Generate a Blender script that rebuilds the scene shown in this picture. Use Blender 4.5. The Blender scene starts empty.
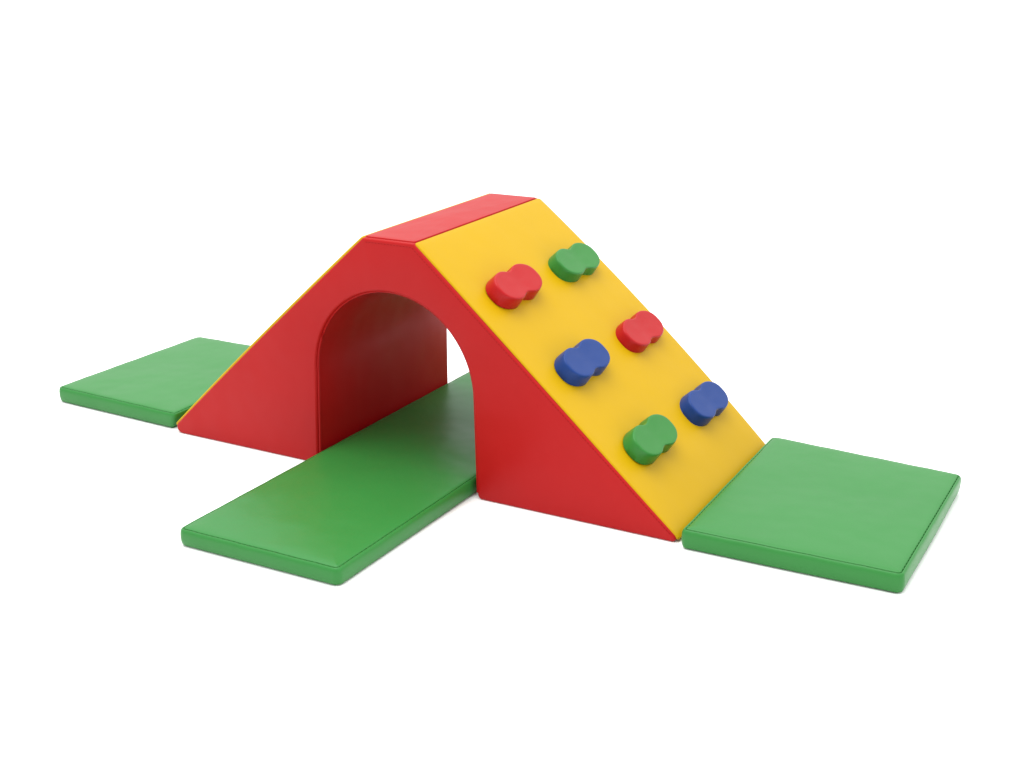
import bpy, bmesh, math, random
from mathutils import Vector, Matrix
from mathutils.geometry import delaunay_2d_cdt

random.seed(4)
S = 0.6                       # one design unit is the 60 cm width of the play set
scene = bpy.context.scene
COL = scene.collection

# ------------------------------------------------------------------ dimensions (design units)
AL, AR = 1.340, 1.209         # foot of the left and right slope
TL, TR = 0.180, 0.065         # ridge edges
H = 1.021
XO, R, HS = -0.0695, 0.3855, 0.424   # tunnel arch
M = 0.0718                    # mat thickness


# ------------------------------------------------------------------ materials
def vinyl(name, color, rough=0.40, ior=1.42, mottle=0.06, wave=0.10, wave_scale=5.0, grain=0.03, sheen=0.0):
    m = bpy.data.materials.new(name)
    m.use_nodes = True
    nt = m.node_tree
    b = nt.nodes['Principled BSDF']
    b.inputs['IOR'].default_value = ior
    tc = nt.nodes.new('ShaderNodeTexCoord')
    # uneven pigment
    n1 = nt.nodes.new('ShaderNodeTexNoise')
    n1.inputs['Scale'].default_value = 3.5
    n1.inputs['Detail'].default_value = 5
    nt.links.new(tc.outputs['Object'], n1.inputs['Vector'])
    mix = nt.nodes.new('ShaderNodeMix')
    mix.data_type = 'RGBA'
    c = color
    mix.inputs['A'].default_value = (c[0] * (1 - mottle), c[1] * (1 - mottle), c[2] * (1 - mottle), 1)
    mix.inputs['B'].default_value = (c[0] * (1 + mottle), c[1] * (1 + mottle), c[2] * (1 + mottle), 1)
    nt.links.new(n1.outputs['Fac'], mix.inputs['Factor'])
    nt.links.new(mix.outputs['Result'], b.inputs['Base Color'])
    # roughness breakup
    n2 = nt.nodes.new('ShaderNodeTexNoise')
    n2.inputs['Scale'].default_value = 9
    n2.inputs['Detail'].default_value = 6
    nt.links.new(tc.outputs['Object'], n2.inputs['Vector'])
    mr = nt.nodes.new('ShaderNodeMapRange')
    mr.inputs['To Min'].default_value = rough - 0.06
    mr.inputs['To Max'].default_value = rough + 0.06
    nt.links.new(n2.outputs['Fac'], mr.inputs['Value'])
    nt.links.new(mr.outputs['Result'], b.inputs['Roughness'])
    # soft waviness of stretched vinyl over foam, then fine leather grain
    n3 = nt.nodes.new('ShaderNodeTexNoise')
    n3.inputs['Scale'].default_value = wave_scale
    n3.inputs['Detail'].default_value = 2
    nt.links.new(tc.outputs['Object'], n3.inputs['Vector'])
    b1 = nt.nodes.new('ShaderNodeBump')
    b1.inputs['Strength'].default_value = wave
    b1.inputs['Distance'].default_value = 0.05
    nt.links.new(n3.outputs['Fac'], b1.inputs['Height'])
    v = nt.nodes.new('ShaderNodeTexVoronoi')
    v.inputs['Scale'].default_value = 420
    nt.links.new(tc.outputs['Object'], v.inputs['Vector'])
    b2 = nt.nodes.new('ShaderNodeBump')
    b2.inputs['Strength'].default_value = grain
    b2.inputs['Distance'].default_value = 0.002
    nt.links.new(v.outputs['Distance'], b2.inputs['Height'])
    nt.links.new(b1.outputs['Normal'], b2.inputs['Normal'])
    nt.links.new(b2.outputs['Normal'], b.inputs['Normal'])
    return m


RED = vinyl('red_vinyl', (0.365, 0.0060, 0.0065), ior=1.25, wave=0.15)
RED_SEAM = vinyl('red_seam', (0.24, 0.006, 0.006), rough=0.7, ior=1.15, wave=0.0)
YEL = vinyl('yellow_vinyl', (0.475, 0.287, 0.0015), ior=1.23)
GRN = vinyl('green_vinyl', (0.024, 0.183, 0.032), rough=0.38, ior=1.36, wave=0.16)
GRN_SEAM = vinyl('green_thread', (0.022, 0.140, 0.025), wave=0.0)
P_RED = vinyl('red_plastic', (0.37, 0.0060, 0.0080), rough=0.36, ior=1.29, wave=0.03, grain=0.0)
P_GRN = vinyl('green_plastic', (0.024, 0.175, 0.026), rough=0.34, ior=1.34, wave=0.03, grain=0.0)
P_BLU = vinyl('blue_plastic', (0.008, 0.038, 0.180), rough=0.36, ior=1.29, wave=0.03, grain=0.0)


# ------------------------------------------------------------------ mesh helpers
def link(name, bm, mat, parent=None, loc=(0, 0, 0), angle=35):
    """scales design units to metres and links the bmesh as one mesh object"""
    for v in bm.verts:
        v.co = (v.co - Vector(loc)) * S
    bmesh.ops.recalc_face_normals(bm, faces=bm.faces)
    me = bpy.data.meshes.new(name)
    bm.to_mesh(me)
    bm.free()
    for p in me.polygons:
        p.use_smooth = p.material_index == 0
        p.material_index = 0
    me.set_sharp_from_angle(angle=math.radians(angle))
    me.materials.append(mat)
    o = bpy.data.objects.new(name, me)
    COL.objects.link(o)
    o.parent = parent
    o.location = (0, 0, 0) if parent else [c * S for c in loc]
    return o


def thing(name, label, cat, loc=(0, 0, 0), group=None):
    o = bpy.data.objects.new(name, None)
    COL.objects.link(o)
    o.location = [c * S for c in loc]
    o.empty_display_size = 0.1
    o['label'] = label
    o['category'] = cat
    if group:
        o['group'] = group
    return o


FLAT = 1


def loft(bm, loops, cap0=True, cap1=True):
    rows = [[bm.verts.new(c) for c in lp] for lp in loops]
    n = len(rows[0])
    for a, b in zip(rows[:-1], rows[1:]):
        for i in range(n):
            j = (i + 1) % n
            bm.faces.new((a[i], a[j], b[j], b[i]))
    for flag, row in ((cap0, rows[0]), (cap1, rows[-1])):
        if not flag:
            continue
        if len(row) > 150:
            # flat concave end: constrained triangulation, shaded flat
            d = delaunay_2d_cdt([Vector((v.co.x, v.co.z)) for v in row], [], [list(range(len(row)))], 1, 1e-7)
            for t in d[2]:
                try:
                    bm.faces.new([row[d[3][k][0]] for k in t]).material_index = FLAT
                except (ValueError, IndexError):
                    pass
        else:
            bm.faces.new(row)
    return rows


def offset2(poly, d):
    """inset of a counter-clockwise 2D polygon by mitred normals"""
    out = []
    n = len(poly)
    for i in range(n):
        p0, p1, p2 = poly[i - 1], poly[i], poly[(i + 1) % n]
        e1 = Vector((p1[0] - p0[0], p1[1] - p0[1])).normalized()
        e2 = Vector((p2[0] - p1[0], p2[1] - p1[1])).normalized()
        n1 = Vector((-e1.y, e1.x))
        n2 = Vector((-e2.y, e2.x))
        k = 1 + n1.dot(n2)
        b = (n1 + n2) / max(k, 0.3)
        out.append((p1[0] + b.x * d, p1[1] + b.y * d))
    return out


def round_poly(corners, radii, seg=6):
    """rounds each corner of a counter-clockwise polygon"""
    out = []
    n = len(corners)
    for i in range(n):
        p = Vector(corners[i])
        a = Vector(corners[i - 1])
        c = Vector(corners[(i + 1) % n])
        r = radii[i]
        if r <= 0:
            out.append(tuple(p))
            continue
        d1 = (a - p).normalized()
        d2 = (c - p).normalized()
        ang = d1.angle(d2)
        t = r / math.tan(ang / 2)
        s, e = p + d1 * t, p + d2 * t
        cen = p + (d1 + d2).normalized() * (r / math.sin(ang / 2))
        v0, v1 = s - cen, e - cen
        tot = v0.angle_signed(v1)
        for k in range(seg + 1):
            q = v0.copy()
            w = -tot * k / seg
            out.append((cen.x + q.x * math.cos(w) - q.y * math.sin(w), cen.y + q.x * math.sin(w) + q.y * math.cos(w)))
    return out


def tube(bm, path, r, closed=True, k=6):
    n = len(path)
    rings = []
    for i in range(n):
        p = Vector(path[i])
        if closed:
            d = Vector(path[(i + 1) % n]) - Vector(path[i - 1])
        else:
            d = Vector(path[min(i + 1, n - 1)]) - Vector(path[max(i - 1, 0)])
        d.normalize()
        up = Vector((0, 0, 1)) if abs(d.z) < 0.9 else Vector((0, 1, 0))
        u = d.cross(up).normalized()
        v = u.cross(d)
        rings.append([bm.verts.new(p + (u * math.cos(2 * math.pi * j / k) + v * math.sin(2 * math.pi * j / k)) * r) for j in range(k)])
    for i in range(n if closed else n - 1):
        a, b = rings[i], rings[(i + 1) % n]
        for j in range(k):
            bm.faces.new((a[j], a[(j + 1) % k], b[(j + 1) % k], b[j]))
    if not closed:
        bm.faces.new(rings[0])
        bm.faces.new(rings[-1][::-1])


def densify(poly, step):
    out = []
    n = len(poly)
    for i in range(n):
        a, b = Vector(poly[i]), Vector(poly[(i + 1) % n])
        k = max(1, int((b - a).length / step))
        for j in range(k):
            out.append(tuple(a.lerp(b, j / k)))
    return out


def quad_loop(quad, radii, ins, counts, seg=6):
    """inset quad with rounded corners; always the same number of points"""
    q = offset2(quad, ins) if ins else list(quad)
    out = []
    arcs = []
    for i in range(4):
        one = round_poly(q, [max(radii[j] - ins, 0.0025) if j == i else 0 for j in range(4)], seg)
        arcs.append(one[i:i + seg + 1])
    for i in range(4):
        out += arcs[i]
        a, b = Vector(arcs[i][-1]), Vector(arcs[(i + 1) % 4][0])
        for k in range(1, counts[i]):
            out.append(tuple(a.lerp(b, k / counts[i])))
    return out


def quad_counts(quad, step):
    return [max(2, int((Vector(quad[(i + 1) % 4]) - Vector(quad[i])).length / step)) for i in range(4)]


# ------------------------------------------------------------------ the tunnel block
block = thing('tunnel_block', 'big red foam wedge with an arched crawl tunnel and yellow slopes carrying climbing holds',
              'play tunnel', (0, 0.5, 0))
BL = (0, 0.5, 0)

# outline of the front, counter-clockwise seen from the front (x right, z up)
sl = 0.006                                   # body sits just below the yellow covers
left_foot, right_foot = -0.481, 0.322
outer = [(-AL + 0.008, 0.0), (left_foot, 0.0)]
corners = [(-AL + 0.006, 0.0), (left_foot, 0.0)]
radii = [0.028, 0.016]
arch = []
NA = 40
for i in range(NA + 1):
    a = math.pi - math.pi * i / NA
    arch.append((XO + R * math.cos(a), HS + R * math.sin(a)))
for q in arch:
    corners.append(q)
    radii.append(0)
corners += [(right_foot, 0.0), (AR - 0.005, 0.0), (TR - 0.003, H - 0.003), (-TL + 0.003, H - 0.003)]
radii += [0.022, 0.016, 0.015, 0.016]
# the left slope swells a little
LB = 0.008
for k in (0.85, 0.7, 0.55, 0.4, 0.25, 0.12):
    px, pz = -AL + 0.006 + (AL - TL) * k, (H - 0.003) * k
    nl = math.hypot(H, AL - TL)
    bl = LB * math.sin(math.pi * k) ** 0.8
    corners.append((px - H / nl * bl, pz + (AL - TL) / nl * bl))
    radii.append(0)
out2 = round_poly(corners, radii, 6)
out2 = densify(out2, 0.06)


def y_prof(r, k=5):
    pr = []
    for i in range(k + 1):
        a = math.pi / 2 * i / k
        pr.append((r * (1 - math.sin(a)), r * (1 - math.cos(a))))
    return pr


bm = bmesh.new()
loops = []
pr = y_prof(0.011)
for ins, y in pr:
    loops.append([(p[0], y, p[1]) for p in offset2(out2, ins)])
for y in (0.25, 0.5, 0.75):
    loops.append([(p[0], y, p[1]) for p in out2])
for ins, y in reversed(pr):
    loops.append([(p[0], 1 - y, p[1]) for p in offset2(out2, ins)])
# the left tunnel wall leans out a little at the front foot only
for lp in loops:
    for i, (x, y, z) in enumerate(lp):
        if left_foot - 0.03 < x < XO and z < HS + R + 0.02 and math.hypot(x - XO, max(0, z - HS)) < R + 0.04:
            wgt = min(1, (XO - x) / R)
            lp[i] = (x + min(1, y * 1.5) * wgt * (0.012 + 0.016 * max(0, 1 - z / HS)), y, z)
loft(bm, loops)
link('body', bm, RED, block, BL)

# welt along the arch, front and back, and along the front edges
for yy in (0.015, 0.985):
    bm = bmesh.new()
    path = [(left_foot + 0.003, yy, 0.012)] + [(p[0], yy, p[1]) for p in offset2(arch[::-1], 0.0)[::-1]] + [(right_foot - 0.003, yy, 0.024)]
    path = [(XO + (x - XO) * 0.993, y, z - 0.002 * max(0, z - HS) / R) for x, y, z in path]
    tube(bm, path, 0.0048, closed=False)
    link('welt', bm, RED, block, BL)


# stitches on the front and back faces beside the covers
for yy in (0.0008, 0.9992):
    bm = bmesh.new()
    line = [Vector((AR - 0.05, yy, 0.030)), Vector((TR - 0.010, yy, H - 0.0185)), Vector((-TL + 0.014, yy, H - 0.0185))]
    for a, b in zip(line[:-1], line[1:]):
        k = int((b - a).length / 0.014)
        for q in range(k):
            tube(bm, [a.lerp(b, (q + 0.15) / k), a.lerp(b, (q + 0.75) / k)], 0.0016, closed=False, k=5)
    link('stitching', bm, RED_SEAM, block, BL, 60)


def slope_sheet(p0, p1, y0, y1, thick, puff, mat, name, rear_gain=1.0, front_gain=1.0, ns=36, ny=20, r=0.010, endpuff=0.0):
    """padded cover lying on the body between profile points p0 and p1"""
    p0, p1 = Vector((p0[0], 0, p0[1])), Vector((p1[0], 0, p1[1]))
    L = (p1 - p0).length
    e = (p1 - p0) / L
    n = Vector((-e.z, 0, e.x))
    if n.z < 0:
        n = -n
    rings = []
    quad = [(0, y0), (L, y0), (L, y1), (0, y1)]
    cnt = quad_counts(quad, 0.03)
    def ringo(ins):
        return quad_loop(quad, [0.012] * 4, ins, cnt, 4)
    loops = []
    prof = [(0.004, -0.012), (0.0, -0.004), (0.0, thick - r * 0.75), (r * 0.12, thick - r * 0.4), (r * 0.4, thick - r * 0.12), (r, thick), (0.03, thick + 0.0005)]
    def lift(s, y):
        ss = max(0.0, min(1.0, s / L))
        yy = (y - y0) / (y1 - y0)
        g = front_gain + (rear_gain - front_gain) * yy
        return puff * g * math.sin(math.pi * ss) ** 0.8
    def pos(s, y, hgt):
        return p0 + e * s + Vector((0, y, 0)) + n * (hgt + lift(s, y))
    for ins, hgt in prof:
        loops.append([pos(q[0], q[1], hgt) for q in ringo(ins)])
    bm = bmesh.new()
    rows = loft(bm, loops, cap0=True, cap1=False)
    # gridded middle so that the padding can swell
    last = ringo(0.03)
    def inner(k):
        c = (L / 2, (y0 + y1) / 2)
        return [(c[0] + (q[0] - c[0]) * k, c[1] + (q[1] - c[1]) * k) for q in last]
    prev = rows[-1]
    nn = len(prev)
    for k in (0.93, 0.85, 0.75, 0.62, 0.48, 0.34, 0.2, 0.08):
        cur = [bm.verts.new(pos(q[0], q[1], thick + 0.0005 + 0.004 * (1 - k))) for q in inner(k)]
        for i in range(nn):
            j = (i + 1) % nn
            bm.faces.new((prev[i], prev[j], cur[j], cur[i]))
        prev = cur
    bm.faces.new(prev)
    return bm


bm = slope_sheet((TR + 0.002, H - 0.001), (AR - 0.017, 0.0145), 0.008, 0.997, 0.002, 0.016, YEL, 'slope_cover', rear_gain=1.5, front_gain=0.15)
cover_r = link('slope_cover', bm, YEL, block, BL, 30)
cover_r['label'] = 'yellow slope cover with six climbing holds'
bm = slope_sheet((-AL + 0.040, 0.0352), (-TL, H), 0.006, 0.997, 0.0045, 0.010, YEL, 'slope_cover', rear_gain=0.9, front_gain=0.9)
cover_l = link('slope_cover', bm, YEL, block, BL, 30)
cover_l['label'] = 'plain yellow slope cover seen edge on'
bm = slope_sheet((-TL + 0.003, H), (TR - 0.003, H), 0.015, 0.985, 0.002, 0.0, RED, 'ridge_cover', r=0.006)
link('ridge_cover', bm, RED, block, BL, 30)

# ------------------------------------------------------------------ climbing holds on the right slope
p0 = Vector((0.0653, 0, 1.0211))
p1 = Vector((1.2088, 0, 0))
E_ = (p1 - p0).normalized()
N_ = Vector((-E_.z, 0, E_.x))


def hold_outline(hl, hw, n=112):
    o = []
    k = 2 / 2.55
    for i in range(n):
        t = 2 * math.pi * i / n
        c, s = math.cos(t), math.sin(t)
        y = hl * math.copysign(abs(c) ** k, c)
        x = hw * math.copysign(abs(s) ** k, s)
        x *= 1 - 0.27 * math.exp(-(y / 0.043) ** 2)
        o.append((x, y))
    return o


def make_hold(s, y, mat, label, tw):
    bm = bmesh.new()
    prof = [(1.0, 0.008, 0.002), (1.0, 0.0, 0.013), (0.975, 0.0, 0.034), (0.945, 0.0, 0.055), (0.930, 0.0, 0.0635), (0.912, 0.0, 0.0685),
            (0.885, 0.0, 0.0710), (0.84, 0.0, 0.0715), (0.72, 0, 0.0708), (0.55, 0, 0.0700), (0.35, 0, 0.0694), (0.12, 0, 0.0692)]
    loops = []
    c = p0 + E_ * s + Vector((0, y, 0))
    ct, st = math.cos(tw), math.sin(tw)
    for k, ins, h in prof:
        lp = []
        for (x, yy) in hold_outline(0.157, 0.0825):
            x, yy = x * k, yy * (1 - (1 - k) * 0.62)
            x -= math.copysign(min(abs(x), ins), x)
            yy -= math.copysign(min(abs(yy), ins), yy)
            # shallow finger dish across the waist
            hh = h - (0.0035 * math.exp(-(yy / 0.05) ** 2) if h > 0.06 else 0)
            X, Y = x * ct - yy * st, x * st + yy * ct
            lp.append(c + E_ * X + Vector((0, Y, 0)) + N_ * hh * 0.95)
        loops.append(lp)
    loft(bm, loops)
    o = link('climbing_hold', bm, mat, block, BL, 50)
    o['label'] = label
    return o


make_hold(0.347, 0.284, P_RED, 'red climbing hold in the top row', 0.02)
make_hold(0.365, 0.770, P_GRN, 'green climbing hold in the top row', -0.02)
make_hold(0.755, 0.282, P_BLU, 'blue climbing hold in the middle row', 0.0)
make_hold(0.771, 0.781, P_RED, 'red climbing hold in the middle row', 0.02)
make_hold(1.156, 0.275, P_GRN, 'green climbing hold in the bottom row', 0.0)
make_hold(1.176, 0.779, P_BLU, 'blue climbing hold in the bottom row', -0.02)


# ------------------------------------------------------------------ mats
def make_mat(label, quad, foot=None, rad=0.028, zs=1.0):
    """quad: counter-clockwise top corners; foot: ground corners where they differ"""
    cx = sum(q[0] for q in quad) / 4
    cy = sum(q[1] for q in quad) / 4
    loc = (cx, cy, 0)
    root = thing('floor_mat', label, 'play mat', loc, 'green mats around the tunnel')
    foot = foot or quad
    rr = rad if isinstance(rad, (list, tuple)) else [rad] * 4
    cnt = quad_counts(quad, 0.04)
    def top_ring(ins):
        return quad_loop(quad, rr, ins, cnt, 7)
    # the same points for the foot, moved by bilinear weights
    def to_foot(q, f):
        if foot is quad:
            return q
        w = [1 / (1e-4 + (q[0] - c[0]) ** 2 + (q[1] - c[1]) ** 2) for c in quad]
        sw = sum(w)
        dx = sum(wi * (b[0] - a[0]) for wi, a, b in zip(w, quad, foot)) / sw
        dy = sum(wi * (b[1] - a[1]) for wi, a, b in zip(w, quad, foot)) / sw
        return (q[0] + dx * f, q[1] + dy * f)
    prng = random.Random(int(cx * 1000) + 7)
    ph = [prng.uniform(0, 6.28) for _ in range(6)]
    def ripple(q, amp):
        return amp * (math.sin(q[0] * 31 + ph[0]) + math.sin(q[1] * 27 + ph[1]) + 0.6 * math.sin((q[0] + q[1]) * 67 + ph[2])) / 2.6
    def ring(prof):
        lps = []
        for ins, z in prof:
            lps.append([(*to_foot(q, 1 - z / M), z + (ripple(q, 0.0012) if z > 0.05 else 0)) for q in top_ring(ins)])
        return lps
    # side band: rounded at the floor, swelling slightly, up to the seam groove
    bm = bmesh.new()
    loft(bm, ring([(0.03, 0.0015), (0.014, 0.0018), (0.005, 0.006), (0.001, 0.015), (-0.001, 0.032), (0.0, 0.050), (0.002, 0.0590), (0.0050, 0.0650), (0.0090, 0.0675), (0.0125, 0.0668), (0.0145, 0.0628)]),
         cap0=True, cap1=False)
    for v in bm.verts:
        v.co.z *= zs
    link('side_band', bm, GRN, root, loc, 40)
    # top panel starts in the groove and swells
    bm = bmesh.new()
    rows = loft(bm, ring([(0.0148, 0.0626), (0.0172, 0.0678), (0.0225, 0.0702), (0.029, 0.0714), (0.046, 0.0724), (0.08, 0.0733)]), cap0=False, cap1=False)
    prev = rows[-1]
    base = top_ring(0.08)
    nn = len(prev)
    for k in (0.85, 0.68, 0.48, 0.28, 0.1):
        cur = [bm.verts.new((*to_foot((cx + (q[0] - cx) * k, cy + (q[1] - cy) * k), 0), 0.0733 + 0.0018 * (1 - k))) for q in base]
        for i in range(nn):
            j = (i + 1) % nn
            bm.faces.new((prev[i], prev[j], cur[j], cur[i]))
        prev = cur
    bm.faces.new(prev)
    for v in bm.verts:
        v.co.z *= zs
    link('top_panel', bm, GRN, root, loc, 40)
    # stitches: a broken thread lying in the groove
    bm = bmesh.new()
    line = densify(top_ring(0.0158), 0.011)
    for i in range(0, len(line) - 1, 2):
        a, b = line[i], line[i + 1]
        za, zb = 0.0648 + ripple(a, 0.0012), 0.0648 + ripple(b, 0.0012)
        tube(bm, [(*to_foot(a, 0.05), za), (*to_foot(b, 0.05), zb)], 0.0026, closed=False, k=5)
    for v in bm.verts:
        v.co.z *= zs
    link('stitching', bm, GRN_SEAM, root, loc, 60)
    return root


mat_r = make_mat('square green mat at the foot of the yellow slope with climbing holds',
                 [(1.212, -0.037), (2.018, -0.018), (2.000, 0.960), (1.182, 1.020)],
                 [(1.213, -0.037), (2.018, -0.018), (1.994, 0.945), (1.213, 1.010)], rad=[0.022, 0.028, 0.030, 0.03], zs=1.13)
mat_m = make_mat('long green mat running through the red arched tunnel',
                 [(-0.446, -0.886), (0.293, -0.874), (0.288, 1.80), (-0.455, 1.80)],
                 rad=[0.03, 0.03, 0.03, 0.03], zs=1.03)
mat_l = make_mat('square green mat at the foot of the plain slope, partly hidden behind the red wedge',
                 [(-2.110, 0.042), (-1.308, 0.016), (-1.325, 1.020), (-2.082, 1.016)],
                 [(-2.110, 0.042), (-1.336, 0.020), (-1.336, 1.020), (-2.082, 1.016)], rad=[0.03, 0.02, 0.03, 0.03], zs=1.13)

# ------------------------------------------------------------------ floor
bm = bmesh.new()
bmesh.ops.create_circle(bm, cap_ends=True, radius=90, segments=96)
ground = bpy.data.meshes.new('ground')
bm.to_mesh(ground)
bm.free()
g = bpy.data.objects.new('ground', ground)
COL.objects.link(g)
g['kind'] = 'structure'
gm = bpy.data.materials.new('white_paper')
gm.use_nodes = True
gb = gm.node_tree.nodes['Principled BSDF']
gb.inputs['Roughness'].default_value = 0.9
gb.inputs['Specular IOR Level'].default_value = 0.1
gn = gm.node_tree.nodes.new('ShaderNodeTexNoise')
gn.inputs['Scale'].default_value = 2.0
gr = gm.node_tree.nodes.new('ShaderNodeMapRange')
gr.inputs['To Min'].default_value = 0.91
gr.inputs['To Max'].default_value = 0.95
gm.node_tree.links.new(gn.outputs['Fac'], gr.inputs['Value'])
gm.node_tree.links.new(gr.outputs['Result'], gb.inputs['Base Color'])
ground.materials.append(gm)

# ------------------------------------------------------------------ light: white studio, bright overhead, dimmer behind the camera
w = bpy.data.worlds.new('World')
scene.world = w
w.use_nodes = True
nt = w.node_tree
bg = nt.nodes['Background']
tc = nt.nodes.new('ShaderNodeTexCoord')
sep = nt.nodes.new('ShaderNodeSeparateXYZ')
nt.links.new(tc.outputs['Generated'], sep.inputs[0])
ramp = nt.nodes.new('ShaderNodeMapRange')
ramp.interpolation_type = 'SMOOTHSTEP'
ramp.inputs['From Min'].default_value = 0.0
ramp.inputs['From Max'].default_value = 1.05
ramp.inputs['To Min'].default_value = 1.05
ramp.inputs['To Max'].default_value = 2.2
nt.links.new(sep.outputs['Z'], ramp.inputs['Value'])
front = nt.nodes.new('ShaderNodeMapRange')
front.interpolation_type = 'SMOOTHSTEP'
front.inputs['From Min'].default_value = -0.9
front.inputs['From Max'].default_value = 0.4
front.inputs['To Min'].default_value = 0.75
front.inputs['To Max'].default_value = 1.0
nt.links.new(sep.outputs['Y'], front.inputs['Value'])
mul = nt.nodes.new('ShaderNodeMath')
mul.operation = 'MULTIPLY'
nt.links.new(ramp.outputs['Result'], mul.inputs[0])
nt.links.new(front.outputs['Result'], mul.inputs[1])
nt.links.new(mul.outputs['Value'], bg.inputs['Strength'])
bg.inputs['Color'].default_value = (1, 1, 1, 1)


def softbox(loc, target, size, energy, col=(1, 1, 1)):
    d = bpy.data.lights.new('softbox', 'AREA')
    d.shape = 'SQUARE'
    d.size = size * S
    d.energy = energy
    d.color = col
    o = bpy.data.objects.new('softbox', d)
    COL.objects.link(o)
    o.location = [c * S for c in loc]
    o.rotation_euler = (Vector(target) - Vector(loc)).to_track_quat('-Z', 'Y').to_euler()
    return o


softbox((-0.8, -1.0, 9.0), (0, 0.3, 0), 7.0, 200)

# ------------------------------------------------------------------ camera
cam = bpy.data.cameras.new('camera')
cam.sensor_width = 36
cam.lens = 1335.73 / 1024 * 36
cam.clip_start = 0.05
cam.clip_end = 400
co = bpy.data.objects.new('camera', cam)
COL.objects.link(co)
yaw, pitch, roll = 0.53018926, -0.33188663, -0.01880824
f = Vector((-math.sin(yaw) * math.cos(pitch), math.cos(yaw) * math.cos(pitch), math.sin(pitch)))
r0 = Vector((math.cos(yaw), math.sin(yaw), 0))
u0 = r0.cross(f)
rr = r0 * math.cos(roll) + u0 * math.sin(roll)
uu = -r0 * math.sin(roll) + u0 * math.cos(roll)
mw = Matrix((rr, uu, -f)).transposed().to_4x4()
mw.translation = Vector((2.92908237, -4.15571801, 2.17501284)) * S
co.matrix_world = mw
scene.camera = co

scene.view_settings.view_transform = 'Standard'
scene.view_settings.look = 'None'
scene.view_settings.exposure = 0
scene.view_settings.gamma = 1
